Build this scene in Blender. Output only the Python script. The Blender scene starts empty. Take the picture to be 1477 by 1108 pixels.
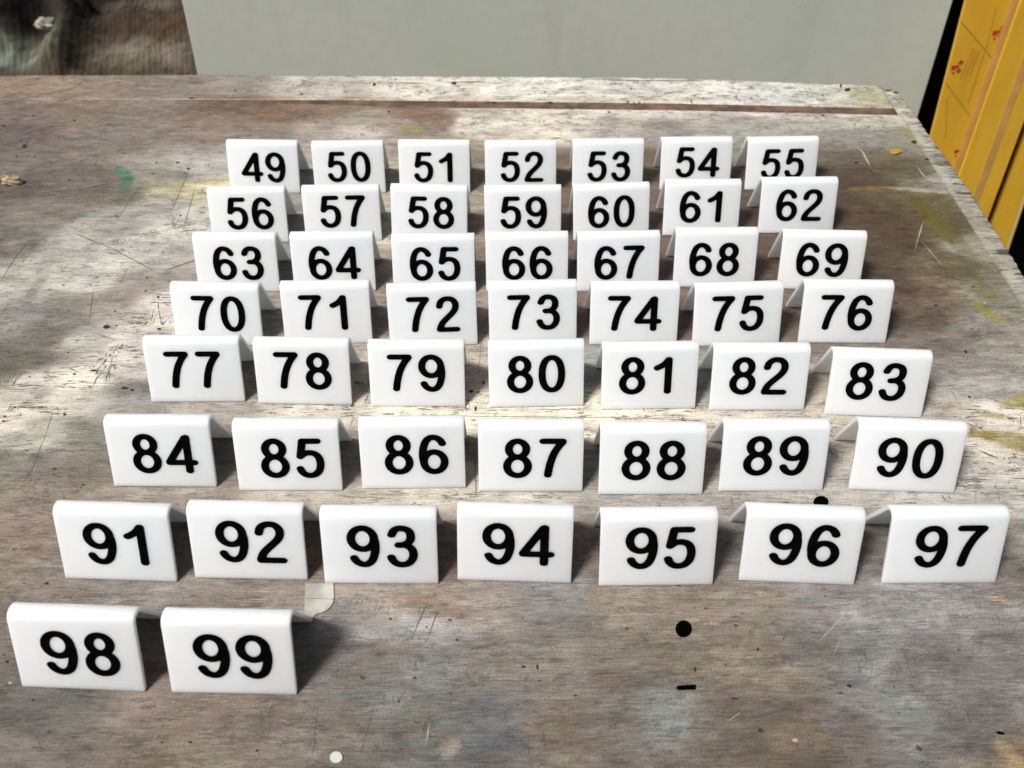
import bpy, bmesh, math, random
import numpy as np
from mathutils import Vector, Matrix

# ------------------------------------------------------------------ camera
sc = bpy.context.scene
COL = sc.collection
FPX, PITCH, ROLL, CAMH = 1202.2162, 0.7808893, -0.0040419, 0.384734
cam_d = bpy.data.cameras.new('camera'); cam = bpy.data.objects.new('camera', cam_d); COL.objects.link(cam)
cam_d.sensor_width = 36; cam_d.lens = 36*FPX/1477; cam_d.clip_start = .01; cam_d.clip_end = 400
_R = Vector((1,0,0)); _U = Vector((0, math.sin(PITCH), math.cos(PITCH))); _F = Vector((0, math.cos(PITCH), -math.sin(PITCH)))
_r = math.cos(ROLL)*_R + math.sin(ROLL)*_U; _u = -math.sin(ROLL)*_R + math.cos(ROLL)*_U
cam.matrix_world = Matrix(((_r.x,_u.x,-_F.x,0),(_r.y,_u.y,-_F.y,0),(_r.z,_u.z,-_F.z,CAMH),(0,0,0,1)))
cam_d.dof.use_dof = True; cam_d.dof.focus_distance = .52; cam_d.dof.aperture_fstop = 13
sc.camera = cam

# ------------------------------------------------------------------ light
SUN_TO = Vector((-.49, -.27, .84)).normalized()        # towards the sun: high, from the left and a little behind the camera
w = bpy.data.worlds.new('World'); sc.world = w; w.use_nodes = True
nt = w.node_tree; bg = nt.nodes['Background']
sky = nt.nodes.new('ShaderNodeTexSky'); sky.sky_type = 'NISHITA'; sky.sun_disc = False
sky.sun_elevation = math.asin(SUN_TO.z); sky.sun_rotation = math.atan2(SUN_TO.x, SUN_TO.y)
sky.air_density = 1.0; sky.dust_density = 6.0; sky.ozone_density = .6
nt.links.new(sky.outputs[0], bg.inputs[0]); bg.inputs[1].default_value = .05
sd = bpy.data.lights.new('sun', 'SUN'); so = bpy.data.objects.new('sun', sd); COL.objects.link(so)
sd.energy = 4.7; sd.angle = math.radians(16); sd.color = (1.0, .98, .955)
so.rotation_euler = (-SUN_TO).to_track_quat('-Z', 'Y').to_euler()
sc.view_settings.view_transform = 'Standard'; sc.view_settings.look = 'None'
sc.view_settings.exposure = -.10; sc.view_settings.gamma = 1

# ------------------------------------------------------------------ helpers
def lin(c):
    return tuple((v/255/12.92 if v/255 <= .04045 else ((v/255+.055)/1.055)**2.4) for v in c)
def unproj(px, py, point=(0,0,0), normal=(0,0,1)):
    """the place on a plane that the photograph shows at (px, py)"""
    U = px-738.5; V = py-554
    u = U*math.cos(ROLL)+V*math.sin(ROLL); v = -U*math.sin(ROLL)+V*math.cos(ROLL)
    d = Vector((u, FPX*math.cos(PITCH)-v*math.sin(PITCH), -FPX*math.sin(PITCH)-v*math.cos(PITCH)))
    n = Vector(normal); o = Vector((0,0,CAMH))
    return o + d*(n.dot(Vector(point)-o)/n.dot(d))
def tag(o, label=None, cat=None, group=None, kind=None):
    if label: o['label'] = label
    if cat: o['category'] = cat
    if group: o['group'] = group
    if kind: o['kind'] = kind
    return o
def link(name, me, m=None, parent=None, offset=None):
    if m is not None and not me.materials: me.materials.append(m)
    o = bpy.data.objects.new(name, me); COL.objects.link(o)
    if parent: o.parent = parent
    if offset is not None: o.location = offset
    return o
def empty(name, loc, rz=0):
    o = bpy.data.objects.new(name, None); COL.objects.link(o); o.empty_display_size = .02
    o.location = loc; o.rotation_euler = (0,0,rz); return o
def mesh(name, vs, fs, smooth=False):
    me = bpy.data.meshes.new(name); me.from_pydata([tuple(v) for v in vs], [], fs); me.update()
    if smooth: me.polygons.foreach_set('use_smooth', [True]*len(me.polygons))
    return me
def box_bm(bm, x0,x1,y0,y1,z0,z1, bevel=0):
    r = bmesh.ops.create_cube(bm, size=1)
    for v in r['verts']:
        v.co = Vector(((x0+x1)/2+v.co.x*(x1-x0), (y0+y1)/2+v.co.y*(y1-y0), (z0+z1)/2+v.co.z*(z1-z0)))
    if bevel:
        es = list({e for v in r['verts'] for e in v.link_edges})
        bmesh.ops.bevel(bm, geom=es, offset=bevel, segments=2, affect='EDGES')
def bm_mesh(name, bm):
    me = bpy.data.meshes.new(name); bm.to_mesh(me); bm.free(); return me

_rng = np.random.default_rng(7)
_lat = _rng.random((8, 256, 256))
def vnoise(x, y, k):
    xi = np.floor(x).astype(int); yi = np.floor(y).astype(int); fx = x-xi; fy = y-yi
    fx = fx*fx*(3-2*fx); fy = fy*fy*(3-2*fy); L = _lat[k % 8]
    a = L[xi&255, yi&255]; b = L[(xi+1)&255, yi&255]; c = L[xi&255, (yi+1)&255]; d = L[(xi+1)&255, (yi+1)&255]
    return (a*(1-fx)+b*fx)*(1-fy)+(c*(1-fx)+d*fx)*fy
def fbm(x, y, k=0, octv=4):
    s = 0; a = 1; t = 0
    for i in range(octv):
        s = s+a*(vnoise(x*2**i+17*i, y*2**i+31*i, k+i)-.5); t += a; a *= .55
    return s/t*2

# ---- node material helper
class Mat:
    def __init__(s, name):
        s.m = bpy.data.materials.new(name); s.m.use_nodes = True; s.nt = s.m.node_tree
        s.b = s.nt.nodes['Principled BSDF']
    def n(s, t, **kw):
        nd = s.nt.nodes.new(t)
        for k, v in kw.items():
            if k == 'inp':
                for a, b in v.items(): s.put(nd.inputs[a], b)
            else: setattr(nd, k, v)
        return nd
    def put(s, sock, v):
        if hasattr(v, 'links') or isinstance(v, bpy.types.NodeSocket): s.nt.links.new(v, sock)
        else: sock.default_value = v
    def math(s, op, a, b=0.0, clamp=False):
        nd = s.n('ShaderNodeMath', operation=op, use_clamp=clamp); s.put(nd.inputs[0], a); s.put(nd.inputs[1], b); return nd.outputs[0]
    def coords(s, scale=(1,1,1), rot=(0,0,0)):
        tc = s.n('ShaderNodeTexCoord'); mp = s.n('ShaderNodeMapping'); mp.inputs['Scale'].default_value = scale
        mp.inputs['Rotation'].default_value = rot
        s.nt.links.new(tc.outputs['Object'], mp.inputs['Vector']); return mp.outputs[0]
    def noise(s, scale, detail=4, rough=.55, stretch=(1,1,1), rot=(0,0,0), out='Fac', dist=0):
        nd = s.n('ShaderNodeTexNoise', inp={'Scale': scale, 'Detail': detail, 'Roughness': rough, 'Distortion': dist})
        s.nt.links.new(s.coords(stretch, rot), nd.inputs['Vector']); return nd.outputs[out]
    def ramp(s, v, a, b, c0=0.0, c1=1.0, smooth=True):
        nd = s.n('ShaderNodeMapRange', interpolation_type='SMOOTHSTEP' if smooth else 'LINEAR')
        s.put(nd.inputs[0], v); s.put(nd.inputs[1], a); s.put(nd.inputs[2], b); s.put(nd.inputs[3], c0); s.put(nd.inputs[4], c1); return nd.outputs[0]
    def mix(s, f, a, b, mode='MIX'):
        nd = s.n('ShaderNodeMix', data_type='RGBA', blend_type=mode)
        s.put(nd.inputs[0], f); s.put(nd.inputs[6], a if not isinstance(a, tuple) else (*a,1)[:4]); s.put(nd.inputs[7], b if not isinstance(b, tuple) else (*b,1)[:4])
        return nd.outputs[2]
    def bump(s, h, strength, dist, normal=None):
        nd = s.n('ShaderNodeBump'); s.put(nd.inputs['Height'], h); nd.inputs['Strength'].default_value = strength
        nd.inputs['Distance'].default_value = dist
        if normal is not None: s.nt.links.new(normal, nd.inputs['Normal'])
        return nd.outputs[0]
    def set(s, **kw):
        for k, v in kw.items():
            k = k.replace('_', ' ')
            s.put(s.b.inputs[k], (*v,1) if isinstance(v, tuple) and len(v) == 3 and k in ('Base Color',) else v)
        return s.m
def simple(name, col, rough=.5, var=.12, nscale=60, bump=0, spec=.5):
    M = Mat(name); f = M.noise(nscale, 4)
    c = M.mix(M.ramp(f, .3, .7), tuple(v*(1-var) for v in col), tuple(min(1, v*(1+var)) for v in col))
    kw = {}
    if bump: kw['Normal'] = M.bump(M.noise(nscale*3, 4), .4, bump)
    return M.set(Base_Color=c, Roughness=rough, Specular_IOR_Level=spec, **kw)

# ---- materials
# white cast acrylic
M = Mat('white_acrylic')
c = M.mix(M.ramp(M.noise(35, 3), .35, .7), (.80,.84,.86), (.845,.875,.885))
speck = M.n('ShaderNodeTexVoronoi', inp={'Scale': 160.0}); M.nt.links.new(M.coords(), speck.inputs['Vector'])
tc = M.n('ShaderNodeTexCoord'); oi = M.n('ShaderNodeObjectInfo')
sp = M.math('MULTIPLY', M.math('LESS_THAN', speck.outputs['Distance'], .07), M.math('GREATER_THAN', M.n('ShaderNodeSeparateColor', inp={'Color': speck.outputs['Color']}).outputs[0], .94))
c = M.mix(sp, c, (.30,.27,.24))
c = M.mix(M.ramp(oi.outputs['Random'], 0, 1, 0, .5), c, (.85,.855,.83))
ACR = M.set(Base_Color=c, Roughness=M.ramp(M.noise(90, 4), .3, .7, .16, .27), Subsurface_Weight=.85, Subsurface_Scale=.008, Subsurface_Radius=(1.0,.95,.9),
            Coat_Weight=.35, Coat_Roughness=.12, Normal=M.bump(M.noise(28, 2), .15, .0006))
M = Mat('black_numeral')
NUM = M.set(Base_Color=M.mix(M.ramp(M.noise(150, 3), .3, .7), (.0012,.0012,.0015), (.003,.003,.0034)), Roughness=.65, Specular_IOR_Level=.0)

# the worn painted plywood: colour of the paint layers and painted-in light dapples comes from the "paint" attribute
def wood(name, cracks=1.0, along=0):
    M = Mat(name); at = M.n('ShaderNodeAttribute', attribute_name='paint'); base = at.outputs['Color']
    lum = M.n('ShaderNodeRGBToBW', inp={'Color': base}).outputs[0]
    white = M.ramp(lum, .27, .56)
    rot = (0,0,along)
    # grain: fine lines running across the table
    g1 = M.noise(1, 6, .68, (95, 1150, 1), rot); g2 = M.noise(1, 3, .6, (14, 330, 1), rot)
    f = M.math('MULTIPLY', M.ramp(g1, .30, .70, .60, 1.36, False), M.ramp(g2, .25, .75, .86, 1.13, False))
    # mottling in several tints
    mot = M.noise(30, 8, .68, (1,1.9,1), rot)
    f = M.math('MULTIPLY', f, M.ramp(mot, .28, .72, .74, 1.24, False))
    fine = M.noise(1, 3, .8, (900, 1150, 1), rot)
    f = M.math('MULTIPLY', f, M.ramp(fine, .28, .72, .58, 1.42, False))
    col = M.mix(1.0, base, M.n('ShaderNodeCombineColor', inp={0: f, 1: f, 2: f}).outputs[0], 'MULTIPLY')
    t1 = M.ramp(M.noise(62, 7, .66, (1,2.6,1)), .50, .62); t2 = M.ramp(M.noise(90, 7, .68, (1,3.4,1)), .52, .63)
    t3 = M.ramp(M.noise(74, 7, .7, (1.1,3.6,1), (0,0,.04)), .51, .62)
    k = M.math('SUBTRACT', 1.0, M.math('MULTIPLY', white, .72))
    col = M.mix(M.math('MULTIPLY', t1, M.math('MULTIPLY', k, .60)), col, (.84,.95,.95), 'MULTIPLY')
    col = M.mix(M.math('MULTIPLY', t2, M.math('MULTIPLY', k, .55)), col, (1.06,.88,.76), 'MULTIPLY')
    col = M.mix(M.math('MULTIPLY', t3, M.math('MULTIPLY', k, .50)), col, (.90,.77,.70), 'MULTIPLY')
    # paint worn off the high grain: brown shows through in dashes
    wear = M.math('MULTIPLY', M.ramp(M.noise(1, 6, .7, (75, 400, 1), rot), .60, .68), M.ramp(M.noise(10, 4, .6), .46, .64))
    col = M.mix(M.math('MULTIPLY', wear, .42), col, (.155,.118,.088))
    # drying cracks, mostly along the grain, some across, thickest in the pale paint
    cr = M.math('ABSOLUTE', M.math('SUBTRACT', M.noise(1, 5, .6, (42, 520, 1), rot, dist=.4), .5))
    c1 = M.math('MULTIPLY', M.ramp(cr, .010, .030, 1, 0), M.ramp(M.noise(1, 5, .65, (50, 110, 1), rot), .50, .56))
    cx = M.math('ABSOLUTE', M.math('SUBTRACT', M.noise(1, 4, .6, (150, 40, 1), rot, dist=.5), .5))
    c2 = M.math('MULTIPLY', M.ramp(cx, .006, .022, 1, 0), M.ramp(M.noise(1, 4, .6, (38, 50, 1), rot), .57, .62))
    ck = M.math('MULTIPLY', M.math('MAXIMUM', c1, c2), M.ramp(white, 0, 1, .45*cracks, .95*cracks))
    col = M.mix(ck, col, (.040,.031,.026))
    # specks of dirt
    vo = M.n('ShaderNodeTexVoronoi', inp={'Scale': 1.0}); M.nt.links.new(M.coords((70,110,1)), vo.inputs['Vector'])
    rs = M.n('ShaderNodeSeparateColor', inp={'Color': vo.outputs['Color']})
    dk = M.math('LESS_THAN', M.math('ADD', vo.outputs['Distance'], M.math('MULTIPLY', M.math('SUBTRACT', fine, .5), .25)), M.ramp(rs.outputs[1], 0, 1, .03, .13))
    dk = M.math('MULTIPLY', dk, M.math('GREATER_THAN', rs.outputs[0], .86))
    col = M.mix(M.math('MULTIPLY', dk, .85), col, (.03,.024,.02))
    lt = M.math('MULTIPLY', M.math('LESS_THAN', vo.outputs['Distance'], .09), M.math('LESS_THAN', rs.outputs[0], .035))
    col = M.mix(M.math('MULTIPLY', lt, .55), col, (.55,.52,.46))
    h = M.math('SUBTRACT', M.math('ADD', M.math('MULTIPLY', g1, .6), M.math('MULTIPLY', fine, .35)), M.math('MULTIPLY', M.math('MAXIMUM', ck, dk), .9))
    ro = M.math('ADD', M.ramp(M.noise(12, 4), .3, .7, .42, .60), M.math('MULTIPLY', ck, .2))
    return M.set(Base_Color=col, Roughness=ro, Specular_IOR_Level=.45, Normal=M.bump(h, .55, .0005))
WOOD = wood('worn_painted_plywood'); WOODEDGE = wood('worn_edge_paint', 1.3)
GROOVE = simple('brown_bare_batten', lin((96,76,63)), .7, .5, 60, .0006)
TABLEWOOD = simple('bare_timber', (.22,.15,.09), .7, .25, 20, .0008)
DARKMARK = simple('dark_dent', (.022,.018,.015), .9, .3, 200)
GREYMARK = simple('grey_scratch', (.17,.145,.12), .85, .3, 200)
PALEMARK = simple('pale_scratch', (.33,.285,.235), .8, .2, 200)
BLACK = simple('black_hole_disc', (.0015,.0015,.0015), .95, .2, 200, spec=.0)

M = Mat('grey_green_board')
c = M.mix(M.ramp(M.noise(2.2, 3), .3, .7), (.66,.72,.60), (.73,.75,.655))
c = M.mix(M.math('MULTIPLY', M.ramp(M.noise(55, 5, .65), .35, .7), .35), c, (.62,.655,.54))
c = M.mix(M.math('MULTIPLY', M.ramp(M.noise(240, 2), .66, .72), .25), c, (.40,.40,.33))
c = M.mix(M.math('MULTIPLY', M.ramp(M.noise(5, 7, .65, (2.2,1,.5)), .50, .68), .35), c, (.57,.60,.50))
c = M.mix(M.math('MULTIPLY', M.ramp(M.noise(30, 6, .7, (1,1,1), (0,.6,0)), .66, .72), .4), c, (.44,.46,.38))
PANEL = M.set(Base_Color=c, Roughness=.5, Normal=M.bump(M.noise(180, 4), .25, .0006))
M = Mat('yellow_protective_film')
c = M.mix(M.ramp(M.noise(9, 4, .6, (1,1,.4)), .3, .7), (.66,.36,.022), (.76,.45,.035))
c = M.mix(M.math('MULTIPLY', M.ramp(M.noise(40, 7, .7, (1,1,.35)), .45, .7), .45), c, (.54,.30,.03))
YEL = M.set(Base_Color=c, Roughness=.45, Normal=M.bump(M.noise(14, 4, .6, (1,1,.3)), .35, .004))
PINK = simple('pinkish_film_edge', (.58,.32,.09), .4, .12, 30)
REDLINE = simple('dark_red_sheet_edge', (.075,.018,.010), .4, .3, 30)  # shading of the sheets' edge thickness, drawn as a dark red strip
RED = simple('red_print', (.48,.03,.015), .5, .1, 60)
REDFAINT = simple('faint_red_print', (.46,.20,.04), .5, .15, 60)
CREASE = simple('film_crease', (.40,.23,.03), .5, .15, 60)
BLK = simple('dark_gap_backing', (.0035,.003,.003), .7, .3, 12, spec=.15)
FLOOR = simple('dirty_concrete', (.045,.038,.032), .85, .5, 6, .004)

# ------------------------------------------------------------------ the floor
FZ = -.75
bm = bmesh.new(); n = 40
tag(link('floor', mesh('floor', [(-60,-60,FZ),(60,-60,FZ),(60,60,FZ),(-60,60,FZ)], [(0,1,2,3)]), FLOOR), kind='structure')

# ------------------------------------------------------------------ the work table
# table tones: paint colours, with the left side's dappled light painted in (photo pixel -> tone there)
CP = [(900,161,216,208,197),(1000,162,212,204,194),(1100,163,206,199,190),(1200,165,202,195,185),(1270,168,202,196,182),(1290,245,122,108,84),(1330,290,120,112,78),(1290,330,100,84,66),(1230,350,98,82,68),(1260,400,104,88,74),(1210,300,98,80,66),(1360,380,118,108,84),(60,125,160,141,122),(0,118,158,138,118),(150,122,152,138,124),(250,130,150,136,129),(330,125,165,155,148),(450,127,190,183,176),(600,125,214,208,199),(750,128,214,210,203),(900,130,205,202,198),(1100,135,203,202,200),(1200,137,197,196,190),(1255,140,182,180,156),(1000,125,210,205,198),
(100,170,146,131,119),(30,190,125,112,108),(0,160,138,124,112),(200,190,142,132,125),(300,180,148,132,120),(400,165,138,112,94),(330,155,130,110,96),(380,190,150,138,128),(480,160,146,124,106),(500,172,172,162,152),(520,190,196,189,181),(470,192,180,170,160),(600,165,148,119,104),(560,175,165,152,142),(640,175,146,122,108),(620,190,160,148,138),(680,178,212,205,194),(700,165,190,182,170),(780,180,222,214,200),(740,165,210,202,190),(880,178,185,178,172),(840,165,215,208,196),(960,182,160,155,150),(1000,165,200,196,190),(1050,180,170,166,162),(1100,175,176,171,166),(1200,170,182,178,172),(1270,172,192,190,178),(1250,200,150,146,142),(1230,230,120,110,98),(1300,200,155,152,140),(1325,250,116,112,88),(1250,255,100,86,68),(1300,305,106,92,72),(1250,310,98,80,64),(1350,330,112,102,76),(1350,260,160,158,146),(1400,360,158,152,138),(1300,350,103,86,70),(1350,420,128,111,95),(1330,455,114,100,88),(1300,420,108,92,79),(1430,430,148,145,128),(1400,480,142,134,127),(1450,500,160,155,145),(1350,500,135,125,118),(1370,530,152,147,144),(1420,560,176,173,168),(1350,590,192,184,173),(1440,600,214,204,194),(1400,640,214,205,190),(1420,680,205,200,192),(1440,720,190,188,180),(1460,780,150,145,140),(1477,650,205,198,185),
(50,230,135,125,118),(20,270,118,106,99),(120,265,128,118,110),(180,285,134,127,117),(60,310,140,133,125),(30,350,134,127,119),(250,250,152,147,140),(290,240,188,185,180),(285,275,206,198,165),(240,275,182,175,145),(230,300,180,178,172),(270,320,202,199,193),(150,325,166,164,158),(100,345,172,172,165),(60,400,182,182,174),(150,400,196,193,187),(20,420,176,176,168),(220,400,160,154,147),(240,370,172,167,162),(200,360,190,187,182),(160,435,158,150,140),(100,445,150,144,137),(230,440,207,201,193),(200,415,166,156,148),(60,480,132,125,115),(20,525,122,115,105),(5,460,152,152,147),(120,490,172,169,163),(180,490,202,196,186),(40,560,190,186,175),(110,560,221,213,198),(180,530,196,190,182),(195,565,145,143,140),(160,590,160,157,152),(130,585,188,182,172),(20,600,212,204,190),(60,620,186,182,172),(120,625,148,146,136),(30,660,144,139,129),(100,680,138,131,119),(30,720,145,132,120),(60,780,146,130,118),(30,830,140,128,118),(10,900,138,127,118),(120,720,150,138,125),
(560,330,205,196,180),(560,270,180,172,158),(690,240,150,138,126),(435,300,150,145,138),(690,300,160,148,136),(690,360,152,132,119),(820,240,128,112,98),(820,280,128,106,92),(820,360,128,103,90),(950,240,124,108,96),(1100,290,106,90,76),(1100,380,110,90,75),(960,380,118,98,86),(430,380,150,142,132),(550,380,165,150,138),(400,450,165,152,142),(550,450,160,145,135),(690,450,165,150,140),(840,450,135,112,102),(990,460,130,110,100),(1140,460,130,110,100),
(360,540,165,155,146),(520,540,185,176,165),(690,520,190,180,166),(850,520,158,156,152),(1020,560,168,168,163),(1180,560,190,182,168),(1180,500,140,128,118),(300,590,172,164,156),(450,595,202,195,183),(600,592,226,219,202),(680,600,223,216,199),(850,600,226,219,201),(1020,600,212,204,189),(1150,610,206,197,183),(330,660,138,128,120),(510,650,152,142,132),(680,650,158,145,134),(680,690,206,199,186),(850,660,155,149,143),(1025,650,168,158,148),(1200,640,192,184,171),(1200,690,187,182,176),
(100,715,150,138,125),(250,712,151,142,132),(420,715,187,179,166),(600,716,197,190,176),(760,718,196,191,180),(900,720,168,162,156),(1050,722,168,162,156),(1150,720,182,177,170),(1300,718,190,186,180),(265,790,132,120,108),(455,780,145,122,104),(645,790,135,115,102),(845,790,135,122,113),(1040,790,128,122,118),(1255,790,128,122,116),(1465,830,135,128,120),
(60,850,150,138,128),(200,860,150,142,135),(350,860,155,142,132),(560,860,178,167,156),(640,870,162,146,132),(520,900,167,162,160),(620,900,172,170,170),(700,870,166,156,149),(800,860,150,148,148),(900,870,160,148,135),(1000,870,155,142,128),(1100,870,160,148,135),(1200,880,155,150,148),(1300,880,160,158,158),(1420,880,156,151,150),(500,950,140,133,126),(600,960,150,150,145),(700,950,155,148,140),(800,950,156,148,139),(900,950,150,140,128),(1000,960,150,138,124),(1100,950,150,138,124),(1180,930,141,136,131),(1250,930,156,156,153),(1350,950,145,138,138),(1450,950,150,145,145),
(50,1040,122,117,110),(200,1050,150,135,122),(350,1040,146,131,119),(450,1060,146,136,126),(600,1060,132,130,124),(700,1060,125,126,129),(800,1060,146,133,119),(900,1050,141,131,123),(960,1040,149,151,149),(1060,1040,135,125,115),(1150,1070,130,116,102),(1230,1050,140,130,125),(1300,1030,151,151,149),(1400,1040,136,131,131),(1460,1085,152,137,117),(20,1100,136,126,119),(250,1100,148,132,114),(700,1108,130,125,120),(1000,1108,140,130,120)]
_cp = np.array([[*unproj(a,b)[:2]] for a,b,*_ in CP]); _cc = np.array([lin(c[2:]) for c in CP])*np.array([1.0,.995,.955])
_cc *= np.array([(.80 if b > 940 else .88 if b > 845 else 1.10 if a < 265 and 300 < b < 620 and c > 155 else 1.08 if b < 145 and a > 380 else 1.0) for a,b,c,*_ in CP])[:,None]   # second reading of the same places; lifts the pale light dapples at left
# stains with edges of their own, plus shade bands of the left dapples: capsules (px0,py0,px1,py1, radius0, radius1 in mm, colour, strength)
ST = [(171,243,186,257,4,5,(70,140,122),.9),(185,258,178,274,5,4,(84,134,92),.75),(75,236,96,231,2.5,1.5,(96,106,108),.6),
(588,186,602,187,6,6,(166,156,84),.85),(640,186,640,186,4,4,(120,112,100),.5),
(1318,285,1345,315,5,8,(112,102,34),.85),(1350,322,1372,342,9,9,(124,116,44),.8),(1330,260,1400,380,5,8,(112,106,70),.35),(1380,380,1420,420,6,8,(118,114,76),.45),(1228,272,1292,271,3,3,(150,116,40),.75),(1285,271,1384,279,2.5,2.5,(186,174,154),.7),
(1285,222,1305,232,5,5,(126,118,60),.5),(1304,185,1328,212,5,6,(152,152,84),.7),(1318,255,1322,265,2,2,(90,85,60),.4),
(1400,407,1432,428,3,6,(146,142,78),.6),(1412,440,1436,460,3,4.5,(160,150,38),.85),(1452,583,1490,578,3,9,(168,152,66),.85),(1418,598,1444,601,2,2,(176,158,80),.8),
(1404,625,1430,627,3,4,(158,142,40),.9),(1430,629,1490,643,5,10,(170,152,74),.85),
(838,140,868,142,3,3,(186,184,128),.6),(928,143,948,141,4,4,(188,184,112),.65),(1235,134,1275,148,9,7,(172,172,126),.55),(1290,150,1312,153,3,4,(160,156,84),.7),
(660,880,690,884,4,2,(128,88,54),0.33),(576,862,620,862,4,3,(128,90,58),0.33),(540,932,600,941,4,3,(122,90,62),0.30),(720,942,722,965,3,2,(150,120,88),0.30),(722,965,752,962,2,2,(140,106,78),0.30),(800,955,806,1020,3,3,(150,118,88),0.21),
(860,980,918,982,4,5,(118,70,72),0.27),(762,918,790,914,3,3,(120,84,66),0.27),(470,1010,560,1012,6,6,(124,130,126),.3),(40,435,58,405,5,4,(142,136,124),.55),(62,400,70,365,5,4,(148,142,130),.45),(45,470,38,500,6,6,(140,136,126),.4),
(50,660,60,668,4,3,(116,108,108),.55),(140,695,178,700,3,3,(140,112,92),0.24),(240,590,310,612,3,3,(196,190,178),.3),(1060,820,1140,835,10,8,(150,148,146),.3),(1110,1065,1180,1075,4,3,(168,144,128),.3),(1030,1040,1100,1080,14,10,(130,108,78),0.21),
(1440,864,1452,868,2,2,(190,160,120),.6),(1450,1080,1466,1098,4,4,(184,156,108),.6),(440,1094,440,1094,0,0,(0,0,0),0),(645,1082,655,1078,4,3,(176,160,140),.6),(0,560,25,500,6,5,(112,104,94),.3),(1130,868,1150,860,2,2,(170,150,130),.4)]
def paint(X, Y):  # worn paint tones together with the painted-in light dapples
    wx = X + .010*fbm(X*22, Y*30, 1) + .004*fbm(X*90, Y*160, 3); wy = Y + .009*fbm(X*22+9, Y*30+4, 2) + .0022*fbm(X*60, Y*300, 5)
    num = np.zeros(X.shape+(3,)); den = np.zeros(X.shape)
    for p, c in zip(_cp, _cc):
        d2 = (wx-p[0])**2*.62+(wy-p[1])**2*1.3 + 1.6e-5*(1+p[1]*2)
        k = 1/d2**2.5; num += k[...,None]*c; den += k
    C = num/den[...,None]
    L = C.mean(-1)
    # flaking: pale paint breaks up into browner patches
    fl = fbm(X*40, Y*120, 4, 5); C *= (1+.25*np.clip(fl, -1, 1))[...,None]
    fl = fbm(X*150, Y*420, 1, 4); pale = np.clip((L-.22)/.2,0,1); C *= (1-.25*np.clip((fl-.22)*5,0,1)*(1-.3*pale))[...,None]
    fl = fbm(X*110+3, Y*300, 6, 4); C *= (1+.20*np.clip((fl-.2)*5,0,1)*(1-pale))[...,None]
    for a,b,c_,d,r0,r1,col,s in ST:
        if s == 0: continue
        p0 = unproj(a,b); p1 = unproj(c_,d); ex,ey = p1.x-p0.x, p1.y-p0.y; l2 = ex*ex+ey*ey+1e-9
        qx = X+.0022*fbm(X*130,Y*170,6); qy = Y+.0022*fbm(X*130+5,Y*170,7)
        t = np.clip(((qx-p0.x)*ex+(qy-p0.y)*ey)/l2, 0, 1); r = (r0+(r1-r0)*t)/1000
        dd = np.sqrt((qx-p0.x-t*ex)**2+(qy-p0.y-t*ey)**2)-r
        f = np.clip(.5-dd/.0022, 0, 1)*s*np.clip(.85+.5*fbm(X*150,Y*260,2), 0, 1)
        C = C*(1-f[...,None])+np.array(lin(col))*f[...,None]
    L = C.mean(-1, keepdims=True); C = L+(C-L)*.93
    L2 = .30*(np.maximum(L,.01)/.30)**1.2; C = C*(L2/L)
    return np.clip(C*ALB, .012, .86)
ALB = .80

def sheet(name, xs, ys, edge, m, parent, thick=.004, recolour=None):
    """top of a board as a painted grid with ragged borders and real side faces; edge(X, Y) bends the border lines"""
    nx, ny = len(xs), len(ys)
    X, Y = np.meshgrid(xs, ys); X, Y = edge(X, Y)
    C = paint(X, Y)
    if recolour: C = recolour(C, X, Y)
    Z = .0002*fbm(X*14, Y*14, 3)
    co = np.stack([X, Y, Z], -1).reshape(-1,3)
    idx = np.arange(nx*ny).reshape(ny, nx)
    q = np.stack([idx[:-1,:-1], idx[:-1,1:], idx[1:,1:], idx[1:,:-1]], -1).reshape(-1,4)
    ring = np.concatenate([idx[0,:], idx[1:,-1], idx[-1,-2::-1], idx[-2:0:-1,0]])
    low = co[ring].copy(); low[:,2] = -thick; base = len(co)
    co2 = np.concatenate([co, low]); nr = len(ring); j = np.arange(nr); j2 = (j+1) % nr
    sq = np.stack([ring[j], base+j, base+j2, ring[j2]], -1)
    Q = np.concatenate([q, sq])
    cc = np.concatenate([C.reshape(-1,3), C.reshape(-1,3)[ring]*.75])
    me = bpy.data.meshes.new(name); me.vertices.add(len(co2)); me.vertices.foreach_set('co', co2.astype(np.float32).ravel())
    me.loops.add(Q.size); me.loops.foreach_set('vertex_index', Q.astype(np.int32).ravel())
    me.polygons.add(len(Q)); me.polygons.foreach_set('loop_start', np.arange(0, Q.size, 4, dtype=np.int32)); me.update(calc_edges=True)
    at = me.attributes.new('paint', 'FLOAT_COLOR', 'POINT')
    at.data.foreach_set('color', np.concatenate([cc, np.ones((len(cc),1))], 1).astype(np.float32).ravel())
    return link(name, me, m, parent, -parent.location)

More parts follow.
